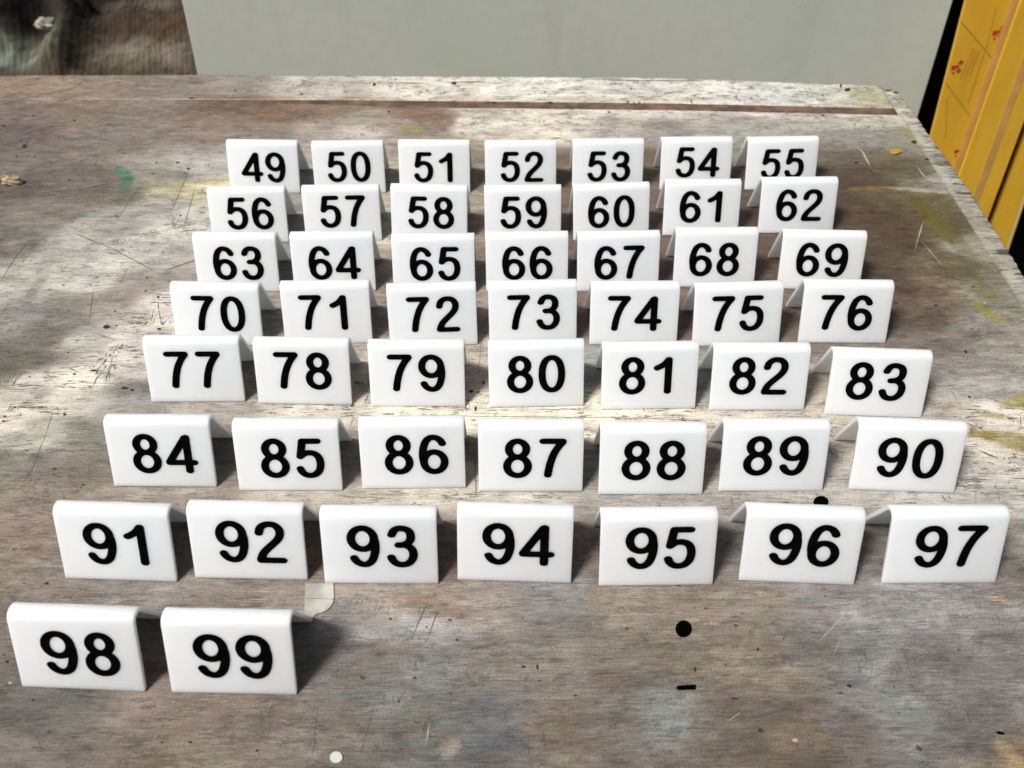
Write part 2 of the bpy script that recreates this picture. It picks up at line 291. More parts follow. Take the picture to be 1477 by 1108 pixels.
table = empty('worktable', (0,.36,FZ)); tag(table, 'old plywood worktable with worn white and brown paint carrying the numbered signs', 'table')
def yback(x): return np.interp(x,[-.54,-.32,-.19,.16,.378],[.8519,.8515,.848,.8398,.8194])        # far edge of the table
def ygap1(x): return np.interp(x,[-.60,-.31,-.18,.154,.385],[.798,.7962,.795,.7847,.7716])       # front of the far plank
def ygap0(x): return ygap1(x)-(.0010+.0150*np.clip((x+.36)/.25,0,1))   # back edge of the main board
XR = 0.3715
xs = np.concatenate([np.linspace(-.80,-.60,30,endpoint=False), np.arange(-.60, XR, .00125), [XR]])
ts = np.concatenate([np.linspace(0,.22,18,endpoint=False), np.linspace(.22,1,560)])
def xstrip(y): return .3700+(y-.506)*.029
def e_main(X, Y):
    y1 = ygap0(X)+.0005*fbm(X*300, X*0, 2); y0 = -.12
    Yn = y0+(y1-y0)*Y
    Xn = X + (xstrip(Yn)-XR)*np.clip((X-.2)/(XR-.2),0,1) + .0005*(X > XR-.002)*fbm(Y*240, Y*90, 3)
    return Xn, Yn
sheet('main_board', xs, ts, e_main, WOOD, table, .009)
def e_back(X, Y):
    a = ygap1(X)+.0003*fbm(X*200, X*0, 3); b = yback(X)+.0011*fbm(X*260, X*0, 5)
    Yn = a+(b-a)*Y; return X+(xstrip(Yn)-.3778)*np.clip((X-.2)/.178,0,1), Yn
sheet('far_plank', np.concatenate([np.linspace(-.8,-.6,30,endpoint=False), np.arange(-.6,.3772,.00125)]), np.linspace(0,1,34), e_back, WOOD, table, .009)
def strip_paint(C, X, Y):
    a = xstrip(Y); t = np.clip((X-a)/.019, 0, 1)
    C = C*.55+np.array([.50,.50,.44])*.45*(1+.3*fbm(X*200,Y*90,2))[...,None]
    tick = np.clip((fbm(X*60, Y*520, 3, 3)+t*.42-.42)*7, 0, 1)*.85
    C = C*(1-tick[...,None])+np.array([.075,.055,.035])*tick[...,None]
    line = np.clip(1-np.abs(X-a-.0012)/.0010, 0, 1)*.45
    return np.clip(C*(1-line[...,None])+np.array([.10,.085,.06])*line[...,None], .01, .85)
def e_edge(X, Y):           # strip along the right side; X runs 0..1 across
    y = -.12+(yback(.38)-.001+.12)*Y
    outer = np.interp(y,[.1,.5,.62,.77],[.383,.3855,.391,.3915]) + .0012*fbm(y*240, y*30, 1)+.0010*fbm(y*60, y*0, 4) - np.clip((y-.785)/.035,0,1)**2*.013
    a = xstrip(y)+.0008+.0003*fbm(y*200, y*0, 2)
    return a+(outer-a)*X, y
sheet('edge_strip', np.linspace(0,1,18), np.linspace(0,1,1100), e_edge, WOODEDGE, table, .009, strip_paint)
# brown board under the gap, then the thick underboard, apron and legs
bm = bmesh.new(); box_bm(bm, -.8, .378, -.11, .80, -.0195, -.0092); o = link('brown_underboard', bm_mesh('under', bm), GROOVE, table, -table.location)
bm = bmesh.new()
v = [bm.verts.new(p) for p in [(-.8,float(ygap0(-.8))-.012,-.0009),(.3768,float(ygap0(.372))-.012,-.0009),(.3768,float(ygap1(.372))+.010,-.0009),(-.8,float(ygap1(-.8))+.01,-.0009)]]
b = [bm.verts.new((p.co.x,p.co.y,-.0090)) for p in v]
bm.faces.new(v); bm.faces.new(b[::-1])
for i in range(4): bm.faces.new((v[i],b[i],b[(i+1)%4],v[(i+1)%4]))
me = bm_mesh('groove', bm)
o = link('brown_batten', me, GROOVE, table, -table.location)
for xx, yy in ((-.74,-.06),(.34,-.06),(-.74,.74),(.34,.74)):
    bm = bmesh.new(); box_bm(bm, xx-.025, xx+.025, yy-.025, yy+.025, FZ, -.0660, .003); link('leg', bm_mesh('leg', bm), TABLEWOOD, table, -table.location)
for (x0,x1,y0,y1) in ((-.76,.36,-.08,-.055),(-.76,.36,.735,.76),(-.76,-.735,-.0549,.7349),(.335,.36,-.0549,.7349)):
    bm = bmesh.new(); box_bm(bm, x0,x1,y0,y1,-.0655,-.0197,.002); link('apron', bm_mesh('apron', bm), TABLEWOOD, table, -table.location)

# dents, scratches and flecks in the table top: small real flakes of surface lying in it
rnd = random.Random(5)
marks = {'dark': ([],[]), 'grey': ([],[]), 'pale': ([],[])}
def poly(kind, pts, z=.00026):
    vs, fs = marks[kind]; n0 = len(vs); z += rnd.random()*.00006
    vs += [(p[0],p[1],z) for p in pts]; fs.append(tuple(range(n0, n0+len(pts))))
def dent(px, py, rx, ry, kind='dark'):
    n = 11; pts = []
    for i in range(n):
        a = 2*math.pi*i/n; k = rnd.uniform(.55,1.15)
        q = unproj(px+rx*k*math.cos(a), py+ry*k*math.sin(a)); pts.append(q)
    poly(kind, pts[::-1])
def scratch(pts, wpx, kind='grey'):
    """tapering line through photo points"""
    P = []
    for (a,b),(c,d) in zip(pts[:-1], pts[1:]):
        n = max(2, int(math.hypot(c-a,d-b)/5))
        for i in range(n): P.append((a+(c-a)*i/n, b+(d-b)*i/n))
    P.append(pts[-1]); n = len(P); L = []; R = []
    for i,(a,b) in enumerate(P):
        j = min(i+1,n-1); k = max(i-1,0); dx,dy = P[j][0]-P[k][0], P[j][1]-P[k][1]; l = math.hypot(dx,dy) or 1
        w_ = wpx*.5*min(1, (i+.3)/3, (n-i-.7)/3)*rnd.uniform(.55,1.2); jx = rnd.uniform(-.35,.35)
        L.append(unproj(a+jx-dy/l*w_, b+dx/l*w_)); R.append(unproj(a+jx+dy/l*w_, b-dx/l*w_))
    for i in range(n-1): poly(kind, [L[i],L[i+1],R[i+1],R[i]][::-1] if True else 0)
for d in [(35,211,4,3),(38,206,2,1),(30,204,2,1),(24,225,2,1),(50,226,2,1),(107,174,2.5,1.3),(48,167,2.5,1),(138,237,1.6,1),(256,235,3,1.3),(272,244,3,1.2),(226,235,2,1),(100,260,2,1),(5,182,3,1.2),
 (3,262,3,1.2),(8,254,2,1),(168,312,3,.8),(260,311,2,1.2),(153,472,6.5,4),(166,449,2,1.5),(168,470,2,1),(179,560,5,2.2),(191,563,2.5,1.8),(210,420,2,1.2),(212,401,2,1.2),(228,429,2,2),(230,475,3,2),(107,540,3,1.2),(98,509,2,1),(135,535,5,1),(93,598,2.5,1.6),(12,508,2,1.2),(21,588,2,1.5),(5,608,3,1.5),(7,601,2,2),
 (39,650,2,1.2),(120,700,2.5,1.5),(92,718,2,1),(117,703,1,1),(10,955,3,2.6),(6,945,2,1.4),(35,842,2,1),(67,842,4,2),(48,1010,2,2),(234,1071,2,2),(274,1071,3,2),(371,1083,3,2),
 (598,978,4,2),(575,1012,2,1.4),(563,893,3,1.5),(649,895,3,2),(755,962,4,1.8),(775,963,2,4),(754,892,2,1),(650,1000,1.5,1.5),(1018,878,2.5,1.5),(978,845,3,1.5),(904,907,2,1.5),(1061,903,3,2),(1093,937,2.5,2),(1002,966,2,4),(1047,959,1.5,1.5),(1225,990,4,3),(1130,922,2,1.5),(1190,860,1.5,1.2),(1382,938,2.5,1.5),(1060,1008,5,1.5),(1212,1000,4,1.5),
 (1292,437,3.5,1.4),(1350,441,4,1.4),(1393,508,2.6,3),(1398,573,3,2),(1235,235,4,1.5),(1256,247,2,1),(1253,183,2,.8),(1233,180,1.5,1),(1187,167,4,1.2),(1318,205,5,2.5),(1337,230,4,1.6),
 (878,162,3,1.5),(561,161,2,1.5),(712,148,3,1),(794,148,5,1),(540,122,2.6,3),(655,120,6,2.5),(376,118,2,1),(339,131,2,1),(435,136,3,1.4),(276,142,6,1),(786,133,1.6,1.2),(910,128,2,1),(1222,130,5,3.4),(1280,131,6,1.4),(1292,134,5,1.6),(1213,124,2,3),
 (1180,724,1,1),(590,800,1,1),(615,905,2,1.4),(800,555,2.2,5),(805,548,2,2),(679,565,4,2),(690,566,2.5,1.4),(686,590,2,4),(697,552,2,4)]:
    dent(*d)
for s in [([(105,336),(160,358),(222,391)],1.3),([(236,391),(262,382),(283,375)],1.5),([(135,415),(128,470)],1.0),([(128,478),(170,492)],1.0),([(0,408),(20,374),(46,342)],1.0),([(0,150),(60,137),(120,124)],1.8),([(0,143),(45,128)],1.0),([(80,148),(102,141)],1.4),([(40,250),(85,246),(140,250)],1.2),([(50,278),(110,274),(165,262)],1.2),
 ([(118,540),(100,531),(84,531)],1.2),([(133,560),(140,545),(150,536)],1.4),([(110,535),(107,542)],1.6),([(165,505),(150,560)],.8),([(205,495),(195,500)],1.0),([(217,470),(222,445)],1.2),([(233,470),(228,440),(230,430)],1.0),([(106,552),(210,555)],.7),([(75,650),(165,650)],.9),([(38,700),(68,620),(78,588)],.8),([(33,698),(47,672)],1.3),([(0,686),(170,688)],.9),
 ([(160,330),(190,285),(205,262)],.7),([(245,310),(275,240)],.8),([(262,340),(282,268)],.8),([(1265,125),(1270,128)],1),([(593,922),(607,890),(617,866)],1.4),([(617,921),(628,890),(634,874)],1.3),([(602,930),(606,905)],.9),([(606,860),(603,895)],.8),([(570,1020),(590,985)],.9),([(450,1095),(458,1020)],1.1),([(516,1100),(530,1050),(540,1010)],1),([(485,995),(486,950)],1),
 ([(1345,1040),(1360,960)],1.2),([(1400,1060),(1385,1000)],1.2),([(1440,870),(1455,910)],1),([(1360,845),(1372,900)],.8),([(1060,127),(1052,134)],1.4),([(1060,140),(1066,134)],1.2),([(1370,560),(1385,585)],1.2),([(1380,590),(1420,592)],1.3),([(1395,584),(1415,588)],1.3),([(1411,650),(1440,662)],3.0),([(1386,659),(1402,659)],2.6),([(1385,692),(1430,692)],1.2),([(1455,690),(1490,691)],1.4),([(1472,596),(1472,616)],2),([(1420,600),(1422,615)],1),([(1390,630),(1490,631)],1.0),
 ([(1408,700),(1406,740)],1.0),([(1437,703),(1443,730)],1.3),([(1290,712),(1288,730)],1.0),([(620,600),(900,603),(1015,607)],.9),([(860,660),(862,620)],.9),([(915,598),(916,612)],1.3),([(1020,690),(1030,692)],1.2),([(1205,692),(1222,692)],1.6),([(480,713),(515,720)],1),([(845,685),(862,684)],1.4),([(518,660),(518,700)],.9),([(684,640),(687,720)],1.2),([(1262,165),(1275,172)],1.4),([(680,215),(700,207)],1),([(545,119),(620,121)],1.1),([(640,119),(700,118)],1.4),([(840,115),(900,114)],1.0),([(380,430),(392,460)],1.2),([(695,480),(690,540)],.9),([(870,116),(1015,117)],1.2),([(1150,700),(1148,722)],1)]:
    scratch(s[0], s[1]*(1.15 if s[1] >= 1.2 else .75))
for s in [([(1180,928),(1212,893),(1246,857)],1.8),([(985,1040),(1000,1018)],1.4),([(1048,1042),(1070,1026)],1.8),([(1275,937),(1262,915)],1.2),([(1319,362),(1332,318)],2.0),([(1338,262),(1320,238)],2.2),([(1256,242),(1243,218),(1236,214)],3.6),([(1330,350),(1360,385)],1.0),([(1180,330),(1200,340)],1.2),([(205,122),(240,121)],1.6),([(1200,950),(1215,915)],1.0),([(620,1040),(615,1075)],2.4),([(950,1020),(962,1004)],1.3),([(405,1038),(418,1044)],3),([(1350,240),(1352,243)],.9)]:
    scratch(s[0], s[1], 'pale')
for _ in range(420):      # stray flecks, finer far away
    py = 112+ (1108-112)*rnd.random()**.8; px = rnd.uniform(-20,1500); q = unproj(px,py)
    if not (-.6 < q.x < .368) or (float(ygap0(q.x))-.002 < q.y < float(ygap1(q.x))+.002) or q.y > float(yback(q.x))-.003: continue
    s_ = rnd.uniform(.5,1.5)*(.5+py/1300)
    dent(px, py, s_*rnd.uniform(.8,2.2), s_*rnd.uniform(.3,.8), rnd.choice(['dark','grey','grey','pale']) )
for k, nm, m in (('dark','dent',DARKMARK),('grey','scratch',GREYMARK),('pale','pale_scratch',PALEMARK)):
    o = link(nm, mesh(nm, *marks[k]), m, table, -table.location); o['kind'] = 'stuff'
def disc(pts_px, name, m, z=.0004, thick=.0003, lab=None):
    pts = [unproj(*p) for p in pts_px]; bm = bmesh.new()
    if sum(pts[i].x*pts[(i+1)%len(pts)].y-pts[(i+1)%len(pts)].x*pts[i].y for i in range(len(pts))) < 0: pts.reverse()
    top = [bm.verts.new((p.x,p.y,z)) for p in pts]; bot = [bm.verts.new((p.x,p.y,z-thick)) for p in pts]
    bm.faces.new(top)
    for i in range(len(pts)): j = (i+1)%len(pts); bm.faces.new((top[i],bot[i],bot[j],top[j]))
    return bm_mesh(name, bm)
def ell(cx, cy, rx, ry, n=26, jit=0):
    return [(cx+rx*math.cos(2*math.pi*i/n)*(1+rnd.uniform(-jit,jit)), cy+ry*math.sin(2*math.pi*i/n)*(1+rnd.uniform(-jit,jit))) for i in range(n)]
for pts, lb in ((ell(986,907.5,11.8,12.2),'round black hole in the bare wood below sign 95'),(ell(1184,724.5,11,8.5),'black hole partly hidden behind sign 96'),
            ([(975,993),(977,989.5),(990,988.5),(1003,988),(1004,991),(1003,995),(990,995.5),(979,996)],'short black slot below the round hole'),
            ([(1435,1056),(1441,1055),(1448,1057.5),(1449,1060),(1441,1060)],'tiny black nick near the lower right corner')):
    o = link('black_hole', disc(pts,'hole',BLACK), BLACK, table, -table.location); o['label'] = lb  # flat black discs on the top; the holes' dark is only colour

# white paper dot and the torn piece of tape, lying on the table
PAPER = simple('white_paper', (.50,.52,.50), .6, .06, 200); TAPE = simple('old_masking_tape', (.39,.375,.325), .7, .25, 90, .0003)
tag(link('paper_dot', disc(ell(485,1093,9,8.3,24,.03),'dot',PAPER,.0006,.0004), PAPER), 'small round white paper dot stuck on the table at the lower edge', 'sticker')
tp = [(441,843),(481,842),(482,862),(480,872),(474,879),(466,884),(457,886),(450,893),(441,899),(439.5,880),(440,862)]
tag(link('masking_tape', disc(tp,'tape',TAPE,.0007,.0005), TAPE), 'torn piece of cream masking tape behind sign 99, below sign 93', 'tape')
bm = bmesh.new(); a_, b_ = unproj(440.5,864), unproj(481.5,865.5); bm.faces.new([bm.verts.new((q.x,q.y+dy,.00085)) for q,dy in ((a_,-.00018),(b_,-.00012),(b_,.00012),(a_,.00018))])
for o_ in list(COL.objects):
    if o_.name == 'masking_tape': link('tear_line', bm_mesh('tear', bm), GREYMARK, o_)
# debris
def chip(name, px, py, sx, sy, sz, rz, m, label, cat, seed):
    bm = bmesh.new(); bmesh.ops.create_icosphere(bm, subdivisions=3, radius=1); r = random.Random(seed)
    for v in bm.verts:
        n_ = v.co.normalized(); k = 1+.28*math.sin(3*n_.x+seed)*math.cos(4*n_.y+seed*2)+.12*math.sin(9*n_.z+5*n_.x)
        v.co = Vector((v.co.x*sx*k, v.co.y*sy*k, max(-.55, v.co.z*k)*sz+sz*.55))
    me = bm_mesh(name, bm); o = link(name, me, m); p = unproj(px,py); o.location = (p.x,p.y,.0002); o.rotation_euler = (0,0,rz); return tag(o, label, cat)
chip('wood_chip', 20, 266, .0078,.0036,.0048, .35, simple('pale_wood_chip', (.48,.36,.24), .8, .3, 200, .001), 'pale beige wood chip lying at the far left of the table', 'wood chip', 3)
chip('wood_chip', 7, 258, .0035,.0025,.0022, .1, simple('dull_wood_chip', (.25,.19,.12), .8, .3, 200, .001), 'tiny dull brown crumb just behind the pale wood chip', 'crumb', 8)
# yellow scrap: a thin bent flake
p = unproj(1291,220); bm = bmesh.new()
pts = [(-.0060,-.0035,.0008),(-.001,-.0052,.0014),(.0058,-.0010,.0010),(.0066,.0035,.0024),(.001,.003,.0036),(-.0047,.0022,.0022)]
t_ = [bm.verts.new(q) for q in pts]; b_ = [bm.verts.new((q[0],q[1],q[2]-.0008)) for q in pts]; bm.faces.new(t_); bm.faces.new(b_[::-1])
for i in range(6): bm.faces.new((t_[i],b_[i],b_[(i+1)%6],t_[(i+1)%6]))
o = link('film_scrap', bm_mesh('scrap', bm), simple('yellow_scrap', (.36,.24,.06), .5, .15, 120)); o.location = (p.x,p.y,.0003); tag(o, 'small bent scrap of yellow film near the right edge of the table', 'scrap')

# ------------------------------------------------------------------ numbered signs
PEN = (2.28, 1.70)
def arc(cx, cy, rx, ry, a0, a1, n=40, p=2.0):
    out = []
    for i in range(n+1):
        a = math.radians(a0+(a1-a0)*i/n); c, s_ = math.cos(a), math.sin(a)
        out.append((cx+rx*math.copysign(abs(c)**(2/p), c), cy+ry*math.copysign(abs(s_)**(2/p), s_)))
    return out
def curve(pts, n=14):
    """Catmull-Rom through the points"""
    P = [pts[0]]+list(pts)+[pts[-1]]; out = []
    for i in range(1, len(P)-2):
        a,b,c,d = P[i-1],P[i],P[i+1],P[i+2]
        for k in range(n):
            t = k/n
            out.append(tuple(.5*((2*b[j])+(c[j]-a[j])*t+(2*a[j]-5*b[j]+4*c[j]-d[j])*t*t+(3*b[j]-a[j]-3*c[j]+d[j])*t**3) for j in (0,1)))
    out.append(pts[-1]); return out
nine = [arc(-.2,4.6,5.95,6.2,0,360,60), arc(-.5,0,6.6,0,0,0,1)[:1] and curve([(5.75,4.6),(6.25,1.5),(6.0,-3.0),(4.6,-7.6),(2.6,-10.0),(.1,-10.8),(-2.6,-10.0),(-4.3,-8.4),(-5.1,-6.9)])]
STROKES = {
 '0': [arc(0,0,6.1,10.8,0,360,90,2.25)],
 '1': [[(2.4,10.5),(2.4,-10.6)], curve([(-4.7,5.0),(-1.6,6.6),(.6,8.4),(2.2,10.5)])],
 '2': [curve([(-5.5,5.6),(-4.6,8.5),(-2.4,10.3),(.2,10.8),(3.0,10.2),(5.0,8.1),(5.4,5.2),(4.3,2.3),(1.8,-.5),(-1.6,-3.7),(-4.2,-6.7),(-5.7,-10.2)]), [(-5.7,-10.8),(5.9,-10.8)]],
 '3': [curve([(-5.0,7.0),(-3.7,9.5),(-1.6,10.7),(.8,10.75),(3.6,9.6),(4.8,7.1),(4.5,4.0),(2.7,1.9),(-.1,1.0),(-1.6,.95)]), curve([(-.1,1.0),(2.4,.7),(4.9,-1.1),(5.9,-4.2),(5.1,-7.7),(2.8,-10.1),(-.2,-10.8),(-3.1,-10.1),(-4.9,-8.3),(-5.7,-6.4)])],
 '4': [[(3.9,10.4),(3.9,-10.6)], [(3.3,10.2),(-7.0,-4.9)], [(-7.0,-5.4),(7.1,-5.4)]],
 '5': [[(-3.5,10.8),(5.0,10.8)], [(-3.5,10.6),(-5.2,1.3)], curve([(-5.2,1.2),(-3.0,2.9),(-.1,3.6),(3.2,2.9),(5.3,.6),(6.0,-3.2),(5.2,-7.2),(2.9,-9.9),(-.2,-10.8),(-3.0,-10.2),(-4.9,-8.5),(-5.8,-6.5)])],
 '7': [[(-5.5,10.8),(5.6,10.8)], curve([(5.6,10.4),(3.2,7.4),(.9,3.4),(-.8,-1.2),(-1.9,-5.8),(-2.6,-10.4)])],
 '8': [arc(0,5.85,4.95,4.95,0,360,60), arc(0,-4.95,6.0,5.85,0,360,60)],
 '9': nine, '6': [[(-x,-y) for x,y in s_] for s_ in nine]}
def glyph(d):
    """outline of a rounded numeral by marching squares over the pen's distance field, filled and given thickness"""
    P = np.array([q for s_ in STROKES[d] for a,b in zip(s_[:-1], s_[1:]) for q in [(a[0]+(b[0]-a[0])*k/ (max(1,int(math.hypot(b[0]-a[0],b[1]-a[1])/.25))), a[1]+(b[1]-a[1])*k/(max(1,int(math.hypot(b[0]-a[0],b[1]-a[1])/.25)))) for k in range(max(1,int(math.hypot(b[0]-a[0],b[1]-a[1])/.25))+1)]])
    h = .36; gx = np.arange(-10.5,10.51,h); gy = np.arange(-13.5,13.51,h)
    GX, GY = np.meshgrid(gx, gy, indexing='ij'); D = np.full(GX.shape, 1e9)
    for x,y in P: D = np.minimum(D, ((GX-x)/PEN[0])**2+((GY-y)/PEN[1])**2)
    D = np.sqrt(D)-1
    seg = {}
    def ip(i,j,k,l):
        t = D[i,j]/(D[i,j]-D[k,l]); return (gx[i]+(gx[k]-gx[i])*t, gy[j]+(gy[l]-gy[j])*t)
    for i in range(len(gx)-1):
        for j in range(len(gy)-1):
            c = [(i,j),(i+1,j),(i+1,j+1),(i,j+1)]; ins = [D[q] < 0 for q in c]
            if all(ins) or not any(ins): continue
            out = {}
            for e in range(4):
                a, b = e, (e+1)%4
                if ins[a] != ins[b]:
                    k = tuple(sorted((c[a],c[b]))); out[k] = (ins[a], ip(*c[a],*c[b]))
            st = [k for k,v in out.items() if v[0]]; en = [k for k,v in out.items() if not v[0]]
            for a,b in zip(st,en): seg[a] = (out[a][1], b)
    loops = []
    while seg:
        k0 = next(iter(seg)); k = k0; L = []
        while k in seg:
            p_, k2 = seg.pop(k); L.append(p_); k = k2
        if len(L) > 8: loops.append(L)
    cu = bpy.data.curves.new('numeral', 'CURVE'); cu.dimensions = '2D'; cu.fill_mode = 'BOTH'; cu.extrude = .00011*1000/2
    for L in loops:
        s_ = cu.splines.new('POLY'); s_.points.add(len(L)-1); s_.use_cyclic_u = True
        for q, pt in zip(L, s_.points): pt.co = (q[0],q[1],0,1)
    ob = bpy.data.objects.new('tmp', cu); COL.objects.link(ob); bpy.context.view_layer.update()
    me = bpy.data.meshes.new_from_object(ob.evaluated_get(bpy.context.evaluated_depsgraph_get()))
    bpy.data.objects.remove(ob); bpy.data.curves.remove(cu)
    me.name = 'numeral'; me.transform(Matrix.Scale(.001,4)); me.materials.clear(); me.materials.append(NUM)
    xsn = [v.co.x for v in me.vertices]; return me, min(xsn), max(xsn)
G = {d: glyph(d) for d in '0123456789'}

HALF, SL, RB, TH, W2 = 0.422361, 0.050119, 0.005500, .0026, .030
def card_mesh(seed):
    r = random.Random(seed); bend = 0.0
    ax, az = SL*math.sin(HALF), SL*math.cos(HALF); cz = az-RB/math.sin(HALF)
    o_ = [(0,0)]; i_ = [(TH/math.cos(HALF)*1.0, 0)]
    for k in range(0,13):
        th = (math.pi-HALF)+(2*HALF-math.pi)*k/12
        o_.append((ax+RB*math.cos(th), cz+RB*math.sin(th))); i_.append((ax+(RB-TH)*math.cos(th), cz+(RB-TH)*math.sin(th)))
    o_.append((2*ax,0)); i_.append((2*ax-TH/math.cos(HALF),0))
    loop = o_+i_[::-1]; n = len(loop)
    bm = bmesh.new()
    A = [bm.verts.new((-W2,y,z)) for y,z in loop]; B = [bm.verts.new((W2,y,z)) for y,z in loop]
    for i in range(n): j = (i+1)%n; bm.faces.new((A[i],B[i],B[j],A[j]))
    m_ = len(o_)
    for V, flip in ((A,0),(B,1)):
        for i in range(m_-1):
            q = (V[i],V[i+1],V[n-2-i],V[n-1-i]); bm.faces.new(q if not flip else q[::-1])
    bmesh.ops.recalc_face_normals(bm, faces=bm.faces)
    es = [e for e in bm.edges if len(e.link_faces)==2 and e.calc_face_angle(0) > .9]
    bmesh.ops.bevel(bm, geom=es, offset=.00042, segments=3, profile=.5, affect='EDGES')
    for v in bm.verts:     # heat-bent sheet: never quite true
        v.co.z += .00006*r.uniform(.3,1)*math.sin(v.co.x*60+seed)*(max(0,v.co.z)/.043)
        v.co.y += .00004*math.sin(v.co.x*45+seed*2.1)*(max(0,v.co.z)/.043)
    for f in bm.faces: f.smooth = True
    me = bm_mesh('sheet', bm)
    try: me.set_sharp_from_angle(angle=math.radians(50))
    except Exception: pass
    me.materials.append(ACR); return me
BODY = [card_mesh(s_) for s_ in (1,2,3,4,5)]
CARDS = [(49, -0.20995, 0.62134, -0.0366, 0.00018, 0.02094), (50, -0.13691, 0.61955, 0.0173, 0.00032, 0.02192), (51, -0.06499, 0.62033, -0.0156, -0.00091, 0.02087), (52, 0.00813, 0.61878, 0.0117, 0.00122, 0.02173), (53, 0.08184, 0.6211, 0.0099, 0.00094, 0.02065), (54, 0.15685, 0.62338, 0.0156, 0.00142, 0.02259), (55, 0.22962, 0.62336, 0.0291, 0.00077, 0.02081), (56, -0.20621, 0.54832, 0.0087, 0.00193, 0.02264), (57, -0.13276, 0.5499, 0.0222, 0.00102, 0.02295), (58, -0.06487, 0.54998, -0.043, 0.00155, 0.02182), (59, 0.00916, 0.54841, 0.01, 0.00062, 0.02252), (60, 0.07904, 0.55077, 0.053, -4e-05, 0.02159), (61, 0.15054, 0.55575, 0.0065, -0.00113, 0.02237), (62, 0.22715, 0.55848, 0.0116, 0.00089, 0.02178), (63, -0.20102, 0.4859, -0.0085, 0.00148, 0.02125), (64, -0.13025, 0.48607, 0.0128, 0.00126, 0.02112), (65, -0.05671, 0.48325, 0.0006, 0.0011, 0.02175), (66, 0.01134, 0.48518, 0.0091, 0.00032, 0.02097), (67, 0.07818, 0.48535, 0.0267, 0.00058, 0.02084), (68, 0.14948, 0.4894, -0.0, -0.00075, 0.02044), (69, 0.22612, 0.4856, -0.0456, -9e-05, 0.02212), (70, -0.20097, 0.42708, -0.0334, 0.00168, 0.02227), (71, -0.12601, 0.42817, 0.0145, -0.00206, 0.02204), (72, -0.05343, 0.42544, 0.0372, 0.00063, 0.02229), (73, 0.01459, 0.42755, 0.0264, 0.00055, 0.02197), (74, 0.08326, 0.42606, 0.0003, 0.00014, 0.0219), (75, 0.15358, 0.42476, 0.0381, -0.00033, 0.02247), (76, 0.22702, 0.42665, -0.0168, -8e-05, 0.02144), (77, -0.20146, 0.37259, -0.0005, -2e-05, 0.02167), (78, -0.13237, 0.3701, -0.0223, 0.00035, 0.02267), (79, -0.0599, 0.36772, -0.0051, -0.00015, 0.0226), (80, 0.01555, 0.36709, 0.0244, -0.00023, 0.02215), (81, 0.08637, 0.36473, 0.0136, -0.00267, 0.02264), (82, 0.1549, 0.36324, -0.0041, -0.00065, 0.0232), (83, 0.22688, 0.35749, -0.0535, -0.00144, 0.02338), (84, -0.20249, 0.30384, -0.0154, 0.00261, 0.02122), (85, -0.1286, 0.30052, -0.0058, 0.00266, 0.02081), (86, -0.05716, 0.30182, 0.0093, 0.0023, 0.02171), (87, 0.01053, 0.29931, -0.0076, 0.0022, 0.02115), (88, 0.07953, 0.29662, -0.004, 0.00094, 0.02179), (89, 0.14939, 0.2987, -0.0033, 0.00086, 0.02264), (90, 0.225, 0.29813, -0.0538, 0.00088, 0.02143), (91, -0.20772, 0.24122, -0.0425, 0.00048, 0.02205), (92, -0.13871, 0.24161, -0.028, 0.00218, 0.02273), (93, -0.06922, 0.23847, -0.011, 0.00157, 0.02271), (94, 0.00071, 0.23938, -0.0424, 0.00193, 0.02266), (95, 0.07523, 0.23668, 0.0087, 0.00127, 0.02278), (96, 0.1494, 0.23787, -0.0542, 0.00111, 0.02309), (97, 0.22438, 0.23726, 0.0053, 0.00162, 0.0224), (98, -0.20582, 0.18121, -0.0452, 0.00203, 0.02095), (99, -0.13305, 0.17869, -0.0257, 0.00192, 0.02172)]
ROW = [('back row', 49, 7), ('second row', 56, 7), ('third row', 63, 7), ('fourth row', 70, 7), ('fifth row', 77, 7), ('sixth row', 84, 7), ('seventh row', 91, 7), ('front row', 98, 2)]
PLACE = ['leftmost', 'second from left', 'third from left', 'middle', 'third from right', 'second from right', 'rightmost']
up = Vector((0, math.sin(HALF), math.cos(HALF))); nrm = Vector((0, -math.cos(HALF), math.sin(HALF)))
for n_, x, y, yaw, cu_, cv_ in CARDS:
    t = empty('number_sign', (x, y, .00035), yaw)
    for rn, first, cnt in ROW:
        if first <= n_ < first+cnt: where = (PLACE[n_-first] if cnt == 7 else ('left', 'right')[n_-first]) + ' in the ' + rn
    tag(t, 'white tent sign with black number %d, %s' % (n_, where), 'number sign', 'numbered white tent signs on the table')
    b_ = bpy.data.objects.new('bent_sheet', BODY[n_*3 % 5]); COL.objects.link(b_); b_.parent = t
    a, c = str(n_); m1, l1, r1 = G[a]; m2, l2, r2 = G[c]; adv = .0200
    x1 = cu_-((l1+(adv+r2))/2); base = nrm*.00018
    for me_, dx in ((m1, x1), (m2, x1+adv)):
        o = bpy.data.objects.new('numeral', me_); COL.objects.link(o); o.parent = t
        pos = Vector((dx,0,0))+up*cv_+base
        o.matrix_local = Matrix(((1,0,0,pos.x),(0,up.y,nrm.y,pos.y),(0,up.z,nrm.z,pos.z),(0,0,0,1)))

